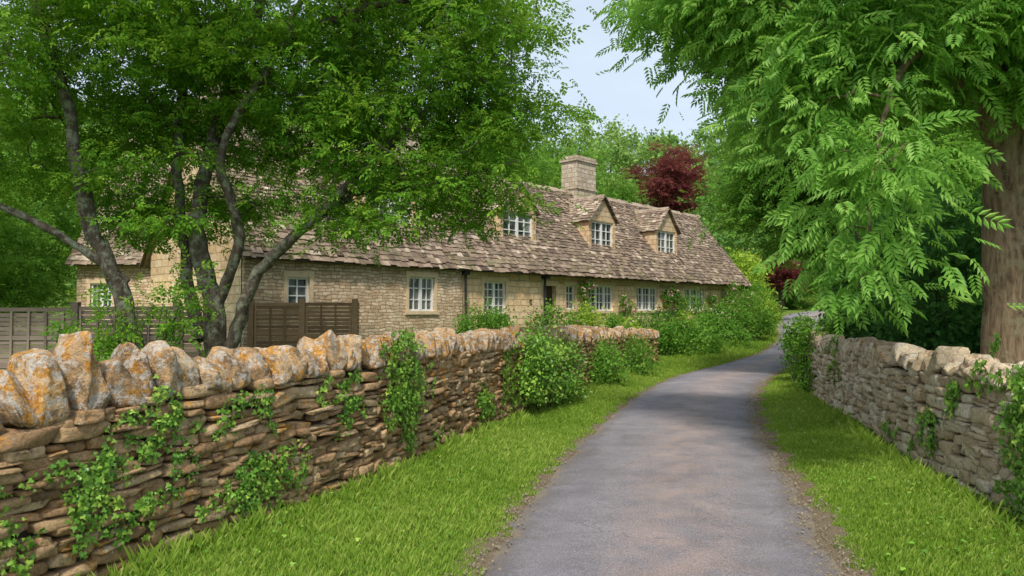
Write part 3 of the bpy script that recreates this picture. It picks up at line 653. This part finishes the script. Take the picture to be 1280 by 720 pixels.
block(house,None,-6.2,23.8,6.2,.2,3.35,7.6,
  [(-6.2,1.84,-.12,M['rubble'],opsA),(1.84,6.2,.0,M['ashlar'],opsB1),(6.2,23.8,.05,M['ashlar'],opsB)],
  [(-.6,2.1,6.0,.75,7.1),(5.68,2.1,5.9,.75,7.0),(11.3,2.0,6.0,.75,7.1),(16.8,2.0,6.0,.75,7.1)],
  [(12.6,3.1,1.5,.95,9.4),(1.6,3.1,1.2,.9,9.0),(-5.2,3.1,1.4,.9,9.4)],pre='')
pp=MB()
for s_ in (1.92,6.27,23.6):
    th=np.arange(8)/8*6.283
    for i in range(8):
        a,b=th[i],th[(i+1)%8]; r=.045; y=-.1 if s_<6 else -.03
        pp.poly([(s_+r*math.cos(a),y-.1+r*math.sin(a),.6),(s_+r*math.cos(b),y-.1+r*math.sin(b),.6),(s_+r*math.cos(b),y-.1+r*math.sin(b),3.33),(s_+r*math.cos(a),y-.1+r*math.sin(a),3.33)])
    pp.box(s_-.12,s_+.12,-.3,-.05,3.2,3.33)
pp.build('downpipes',M['metal'],house)
pq=MB(); pq.box(5.5,5.62,-.02,-.003,2.2,2.38)
pq.build('house_plaque',M['door'],house)
hm=Matrix.Translation((-3.07,24.5,0))@Matrix.Rotation(RZ,4,'Z')
wm=hm.inverted()@Matrix.Translation((-15.9,27,0))
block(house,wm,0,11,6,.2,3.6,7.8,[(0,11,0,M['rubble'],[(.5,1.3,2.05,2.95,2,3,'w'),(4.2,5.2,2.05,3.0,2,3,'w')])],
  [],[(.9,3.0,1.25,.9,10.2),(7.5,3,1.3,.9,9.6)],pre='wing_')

# ---------------------------------------------------------------- fence
def fence(pts,rust):
    root=empty('wooden_fence',(pts[0][0],pts[0][1],0)); inv=Matrix.Translation((-pts[0][0],-pts[0][1],0))
    mb=MB()
    for (a,b) in zip(pts[:-1],pts[1:]):
        a=np.array(a);b=np.array(b);L=np.linalg.norm(b[:2]-a[:2]);t=(b[:2]-a[:2])/L;nn=np.array([t[1],-t[0]]); sub=MB(); z0=float(g(a[0],a[1]))+.05; z1=a[2]
        sub.box(-.06,.06,-.06,.06,z0-.3,z1+.08,rust)
        sub.box(.06,L-.06,-.03,.02,z1-.07,z1,rust); sub.box(.06,L-.06,-.03,.02,z0,z0+.1,rust); sub.box(.06,L-.06,-.034,-.018,(z0+z1)/2-.04,(z0+z1)/2+.04,rust)
        x=.08
        while x<L-.1: sub.box(x,x+.04,-.045,-.018,z0+.1,z1-.07,rust); x+=.3
        z=z0+.1
        while z<z1-.1: sub.box(.06,L-.06,-.012+.008*rng.random(),.012,z,z+.07,rust); z+=.082
        for p in range(len(sub.v)):
            x_,y_,z_=sub.v[p]; xy=a[:2]+t*x_+nn*(-y_); sub.v[p]=(xy[0],xy[1],z_)
        o=len(mb.v); mb.v+=sub.v; mb.f+=[tuple(i+o for i in f) for f in sub.f]; mb.c+=sub.c
    mb.build('panels',M['fence'],root,inv)
fence([(-11.5,13.2,1.98),(-9.7,13.3,1.98),(-7.9,13.4,2.0),(-6.1,13.5,2.0),(-5.6,13.5,2.0)],.15)
fence([(-5.5,15.6,2.1),(-4.45,15.7,2.1),(-3.35,15.8,2.1),(-3.2,15.8,2.1)],.9)

# ---------------------------------------------------------------- trees
def rejL(C):
    fr_=(C[:,1]<13.0)&(C[:,2]<6.0)&(C[:,0]<-3.9)&(C[:,0]>-8)
    return (fr_&(rng.random(len(C))<.5))|((C[:,0]>.45)&(C[:,2]>6.7))|((C[:,0]>-.3)&(C[:,2]>8.2))|((C[:,0]>.3)&(C[:,2]<4.9))
make_tree('maple_tree',
 [([(-5.2,13,.5),(-5.25,13,2.0),(-5.6,13.1,3.4),(-5.3,13.4,5.5),(-4.6,13.6,8),(-4.4,13.5,10)],.2,.05),
  ([(-6.2,12.6,.5),(-6.6,12.5,2.2),(-7.1,12.3,3.6),(-7.4,12.1,5.5),(-8.0,12,7.5),(-8.4,12,9)],.17,.05),
  ([(-5.0,13,1.2),(-4.4,12.9,2.6),(-3.3,12.7,3.6),(-2.2,12.7,4.7),(-1.2,12.8,5.6),(0,13,6.3)],.12,.03),
  ([(-5.25,13,1.8),(-4.7,12.7,3.2),(-4.9,12.4,4.6),(-4.0,12.4,6.3),(-3.0,12.6,8.5)],.1,.04),
  ([(-5.5,13.1,1.4),(-5.9,13.3,3),(-6.1,13.4,5),(-6.0,13.6,7.5),(-6.3,13.6,9.5)],.12,.04),
  ([(-6.5,12.5,2.4),(-7.5,12.2,3.2),(-9,11.9,3.9),(-10.8,12,4.6)],.08,.03),
  ([(-3.3,12.7,3.6),(-2.6,12.9,4.0),(-1.7,13.0,4.1),(-.6,13.1,4.4),(.1,13.1,4.6)],.06,.015),
  ([(-4.0,12.4,6.3),(-2.5,12.3,7),(-.8,12.6,7.4)],.09,.02)],
 [((-8.6,13,7.6),(4.4,3.4,3.2)),((-4.2,13.3,7.9),(4.4,3.6,2.9)),((-1.6,13,6.8),(2.5,2.4,1.9)),((-.3,13,5.5),(1.5,1.6,1.1)),((-3.0,13,4.7),(2.0,1.8,1.0)),((-2.3,12.6,3.9),(1.6,1.2,.6)),((-1.1,12.9,3.9),(1.0,1.1,.5)),((-.4,13,4.4),(.75,1.1,.6)),((-6.5,14.4,4.8),(2.8,1.5,1.6)),((-10.8,13,4.4),(1.8,1.5,1.4)),((-5.6,12.2,4.2),(1.6,.7,.9)),((-3.6,12.8,3.5),(1.0,.8,.4))],
 1020,50,.33,T_sprig,.2,M['maple'],M['bark'],flat=.26,droop=.2,lo=.3,reject=rejL)
def rejR(C):
    return ((C[:,0]>4.45)&(C[:,2]<4.5))|((C[:,0]<2.6)&(C[:,2]<5.9))|((C[:,0]<2.2)&(C[:,2]>6.9))
make_tree('ash_tree',
 [([(6.35,9.5,.2),(6.33,9.5,1.6),(6.35,9.5,3.2),(6.25,9.4,4.6),(5.8,9.3,6.5),(5.2,9.3,8.2)],.32,.1),
  ([(6.25,9.4,4.0),(5.5,9.2,5.0),(4.4,9.3,6.0),(3.2,9.8,6.7),(2.0,10.4,6.9)],.13,.02),
  ([(6.3,9.4,4.4),(6.9,8.8,5.6),(7.6,8.2,6.8)],.12,.03),
  ([(5.9,9.3,4.9),(5.0,8.7,5.0),(4.3,8.2,4.5),(3.9,7.9,3.4),(3.8,7.9,2.5)],.05,.012)],
 [((5.0,9.6,6.4),(2.8,2.3,1.8)),((2.75,10.5,6.7),(1.2,1.4,.9)),((6.9,8.5,5.8),(1.9,1.7,1.4)),((4.1,9.2,5.0),(1.1,1.2,.8)),((3.9,8.1,3.6),(.5,.7,1.1)),((3.78,7.9,2.4),(.34,.4,.62))],
 440,30,.28,T_ash,.26,M['ash'],M['bark2'],flat=.6,droop=.35,lo=.2,jit=.5,seg=14,reject=rejR)
make_tree('sycamore_tree',
 [([(9.6,20.5,.2),(9.6,20.5,2.5),(9.4,20.6,4.5),(9.2,20.8,7),(9.3,20.6,9.5)],.24,.06),([(9.5,20.5,3),(8.4,20.8,4.4),(7.2,21,5.2)],.1,.03),([(9.5,20.6,3.6),(10.6,20.4,5.5),(11.5,20.4,7)],.12,.03)],
 [((9.2,21,7.2),(2.8,2.8,3.2)),((7.5,21,5.5),(1.6,1.6,1.5)),((11,21,6),(2.4,2.4,3.0)),((9.2,21,4.5),(1.9,1.6,1.2))],
 560,46,.42,T_sprig,.27,M['midleaf'],M['barkd'],flat=.35,droop=.2,lo=.4)
def simple_tree(name,x,y,rr_,zc,hz,n,ls,mat,bark=M['barkd']):
    z0=float(g(x,y))
    ells=[((x,y,zc),(rr_,rr_,hz))]+[((x+rng.normal()*rr_*.5,y+rng.normal()*rr_*.5,zc+rng.normal()*hz*.4),(rr_*.55,rr_*.55,hz*.5)) for _ in range(4)]
    lim=[([(x,y,z0-.1),(x+.1,y,z0+(zc-z0)*.5),(x-.1,y,zc),(x,y,zc+hz*.6)],.06*rr_+.05,.04)]
    for k in range(4):
        a=k*1.6+rng.random(); lim.append(([(x,y,z0+(zc-z0)*.55),(x+math.cos(a)*rr_*.35,y+math.sin(a)*rr_*.35,zc-.2),(x+math.cos(a)*rr_*.7,y+math.sin(a)*rr_*.7,zc+hz*.2)],.03*rr_+.02,.02))
    make_tree(name,lim,ells,n,34,rr_*.13,T_sprig,ls,mat,bark,flat=.45,lo=.5)
simple_tree('copper_beech_tree',13.6,66,3.1,13.4,3.8,150,.42,M['red'])
simple_tree('broadleaf_tree',14.8,27,4.0,6.5,4.3,330,.33,M['midleaf'])
simple_tree('broadleaf_tree',21.5,35.5,4.4,7.5,4.6,240,.42,M['midleaf'])
simple_tree('broadleaf_tree',34,56,5,9.5,5.2,180,.6,M['midleaf'])
simple_tree('broadleaf_tree',29,84,5,8.5,5.6,200,.6,M['midleaf'])
simple_tree('plum_tree',20.4,56.5,1.5,5.0,1.5,90,.3,M['red'])
simple_tree('broadleaf_tree',-23,33,4.6,7,4.6,260,.42,M['midleaf'])
simple_tree('broadleaf_tree',-20,25,3.4,5,3.6,240,.33,M['midleaf'])
simple_tree('broadleaf_tree',-13,40,5,9.5,5,220,.48,M['midleaf'])
simple_tree('broadleaf_tree',-2,44,4.6,9.5,4.5,220,.46,M['midleaf'])
simple_tree('broadleaf_tree',4.5,54,4,9.8,4.2,200,.46,M['midleaf'])
P_=[];cc=[];tr=[]
pts=[]
for _ in range(6000):
    x=-85+190*rng.random(); y=60+88*rng.random()**.8
    if abs(x-((rl(y)+rr(y))/2))<8 and y<84: continue
    if (x-13.6)**2+(y-64)**2<36: continue
    if all((x-a)**2+(y-b)**2>40 for a,b in pts): pts.append((x,y))
    if len(pts)>230: break
for x,y in pts:
    r=3.2+2.0*rng.random(); z=float(g(x,y)); zc=z+4.6+2.0*rng.random(); n=1100; nc=24
    C=np.array([x,y,zc])+norm(rng.normal(size=(nc,3)))*np.array([r,r,r*1.05])*(.6+.35*rng.random((nc,1)))
    j=rng.integers(0,nc,n); P_.append(C[j]+rng.normal(size=(n,3))*r*.2); hue=rng.random()
    cc.append(np.clip(.05+.75*hue+.25*rng.random(nc)[j],0,1)); tr.append((np.array([[x,y,z-.3],[x,y,zc]]),np.array([.35,.15])))
P_=np.vstack(P_); n=len(P_); cc=np.concatenate(cc)
o=leaves('woodland',T_leaf,P_,rng.normal(size=(n,3)),rng.normal(size=(n,3))*.5+[0,-.3,1],.75*(.6+.7*rng.random(n)),cc,M['wood'])
V,F=tubes(tr,5); mesh_obj('trunks',V,[F],M['barkd'],parent=o)
gz=lambda x,y: float(g(x,y))
bush('holly_hedge',[((7.6,12.5,2.0),(1.3,1.6,1.9)),((8.4,15.6,2.2),(1.3,2.0,2.2)),((9.4,18.2,2.2),(1.2,1.6,2.1)),((8.6,10.6,2.0),(1.1,1.2,2.0))],30000,T_leaf,.15,M['darkleaf'],420,lo=.65)
bush('holly_hedge',[((11.9,22.5,1.8),(1.4,1.8,1.9)),((14.5,26.4,2.0),(1.6,2.2,2.1)),((17.2,31,2.3),(1.6,2.6,2.2)),((20.5,37,2.6),(1.6,3,2.2))],22000,T_leaf,.19,M['darkleaf'],300,lo=.65)
def front(s_,off=.9):
    return (-3.07+.6816*s_+.7317*off, 24.5+.7317*s_-.6816*off)
def shrub(name,s_,off,r,h,n,ls,mat,fl=0):
    x,y=front(s_,off); z=gz(x,y); bush(name,[((x,y,z+h*.5),(r,r*.8,h*.55))],n,T_leaf,ls,mat,40,flowers=fl,spread=.2)
for s_,off,r,h,mt,fl in [(2.6,.9,.55,1.3,'midleaf',0),(3.9,2.4,1.0,1.7,'midleaf',50),(5.4,2.6,.9,1.8,'yellowleaf',0),(9.4,1.6,.9,1.5,'yellowleaf',40),(11.2,1.6,.9,1.5,'midleaf',70),(13.,1.3,.9,1.6,'darkleaf',0),(14.6,1.5,.8,1.4,'yellowleaf',60),(15.9,1.1,.9,2.1,'midleaf',0),(1.2,1.6,.8,1.5,'midleaf',0),(21.5,.8,1.0,2.8,'midleaf',80),(22.9,1.5,.9,2.3,'yellowleaf',0),(7.8,2.4,.6,1.6,'midleaf',0),(17.6,1.5,.9,1.5,'darkleaf',80),(19.3,1.5,1.0,1.7,'midleaf',80)]:
    shrub('garden_shrub',s_,off,r,h,1800,.11,M[mt],fl)
def climber(name,s0,s1,z0,z1,n,mat,c=24):
    nc=c; cs_=s0+(s1-s0)*rng.random(nc); cz=z0+(z1-z0)*rng.random(nc)**1.2; j=rng.integers(0,nc,n)
    s_=cs_[j]+rng.normal(size=n)*.16; z=cz[j]+rng.normal(size=n)*.14; off=.03+.3*rng.random(n)
    P=np.stack([-3.07+.6816*s_+.7317*off,24.5+.7317*s_-.6816*off,z],-1)
    o=leaves(name,T_ivy,P,rng.normal(size=(n,3))-[0,0,.4],rng.normal(size=(n,3))*.5+[.73,-.68,.4],.1*(.6+.7*rng.random(n)),rng.random(nc)[j],mat)
    k=rng.integers(0,n,60); fp=np.repeat(P[k]+np.array([.73,-.68,.1])*.08,3,0)+rng.normal(size=(180,3))*.02
    leaves('blossom',T_leaf,fp,rng.normal(size=(180,3)),rng.normal(size=(180,3))*.4+[.73,-.68,.2],np.full(180,.1),rng.random(180),M['rose'],o)
    return o
climber('climbing_rose',8.4,9.2,.9,3.1,1000,M['midleaf'],18)
climber('climbing_rose',15.2,17.1,.9,2.9,2000,M['midleaf'],28); climber('climbing_rose',19.7,23.6,.9,3.1,3800,M['midleaf'],42)
climber('climbing_rose',11.4,12.4,.9,2.6,700,M['midleaf'],14)
bush('garden_hedge',[((7.2,30.5,.8),(1.6,1.4,.8)),((9.3,33.6,.95),(1.5,1.6,.85)),((11.6,37.6,1.3),(1.4,2.2,1.3)),((14.0,42.6,2.0),(1.3,1.8,1.5))],15000,T_leaf,.14,M['midleaf'],220)
bush('laburnum_bush',[((14.6,47,3.6),(1.7,2,2.2)),((16.3,52,3.2),(1.8,2,2.4))],7000,T_leaf,.22,M['yellowleaf'],120)
bush('garden_shrub',[((-6.3,11.8,1.7),(.9,.6,.45)),((-5.5,12.0,2.0),(.45,.5,.7))],420,T_sprig,.18,M['maple'],34,lo=.1,spread=.25)

# ---------------------------------------------------------------- light, sky, camera
w=bpy.data.worlds.new('World'); scene.world=w; w.use_nodes=True; nt=w.node_tree; N=NT(nt)
bg=nt.nodes['Background']; sky=nt.nodes.new('ShaderNodeTexSky'); sky.sky_type='NISHITA'; sky.sun_disc=False
EL=math.radians(52); AZ=math.radians(188)
sky.sun_elevation=EL; sky.sun_rotation=AZ; sky.air_density=1.0; sky.dust_density=3.0; sky.ozone_density=1.0
tc=N.n('ShaderNodeTexCoord'); mp=N.n('ShaderNodeMapping'); mp.inputs['Scale'].default_value=(1,1,2.5); N.l(tc.outputs['Generated'],mp.inputs[0])
cl=N.ramp(N.noise(mp.outputs[0],2.2,6,.6),[(.3,.6),(.7,.9)])
col=N.mix(cl,sky.outputs[0],(5.6,6.4,7.4)); nt.links.new(col,bg.inputs[0]); bg.inputs[1].default_value=.15
ld=bpy.data.lights.new('sun','SUN'); ld.energy=3.7; ld.angle=math.radians(7); ld.color=(1,.93,.82)
lo=bpy.data.objects.new('sun',ld); scene.collection.objects.link(lo)
dirv=Vector((math.sin(AZ)*math.cos(EL),math.cos(AZ)*math.cos(EL),math.sin(EL)))
lo.rotation_euler=dirv.to_track_quat('Z','Y').to_euler(); lo.location=(0,-5,30)
cd=bpy.data.cameras.new('camera'); cd.lens=26; cd.sensor_width=36; cd.clip_end=2000; cd.clip_start=.05
co=bpy.data.objects.new('camera',cd); scene.collection.objects.link(co); co.location=(0,0,1.9)
co.rotation_euler=(math.radians(90+1.86),0,0); scene.camera=co
scene.view_settings.view_transform='Standard'; scene.view_settings.look='None'; scene.view_settings.exposure=0
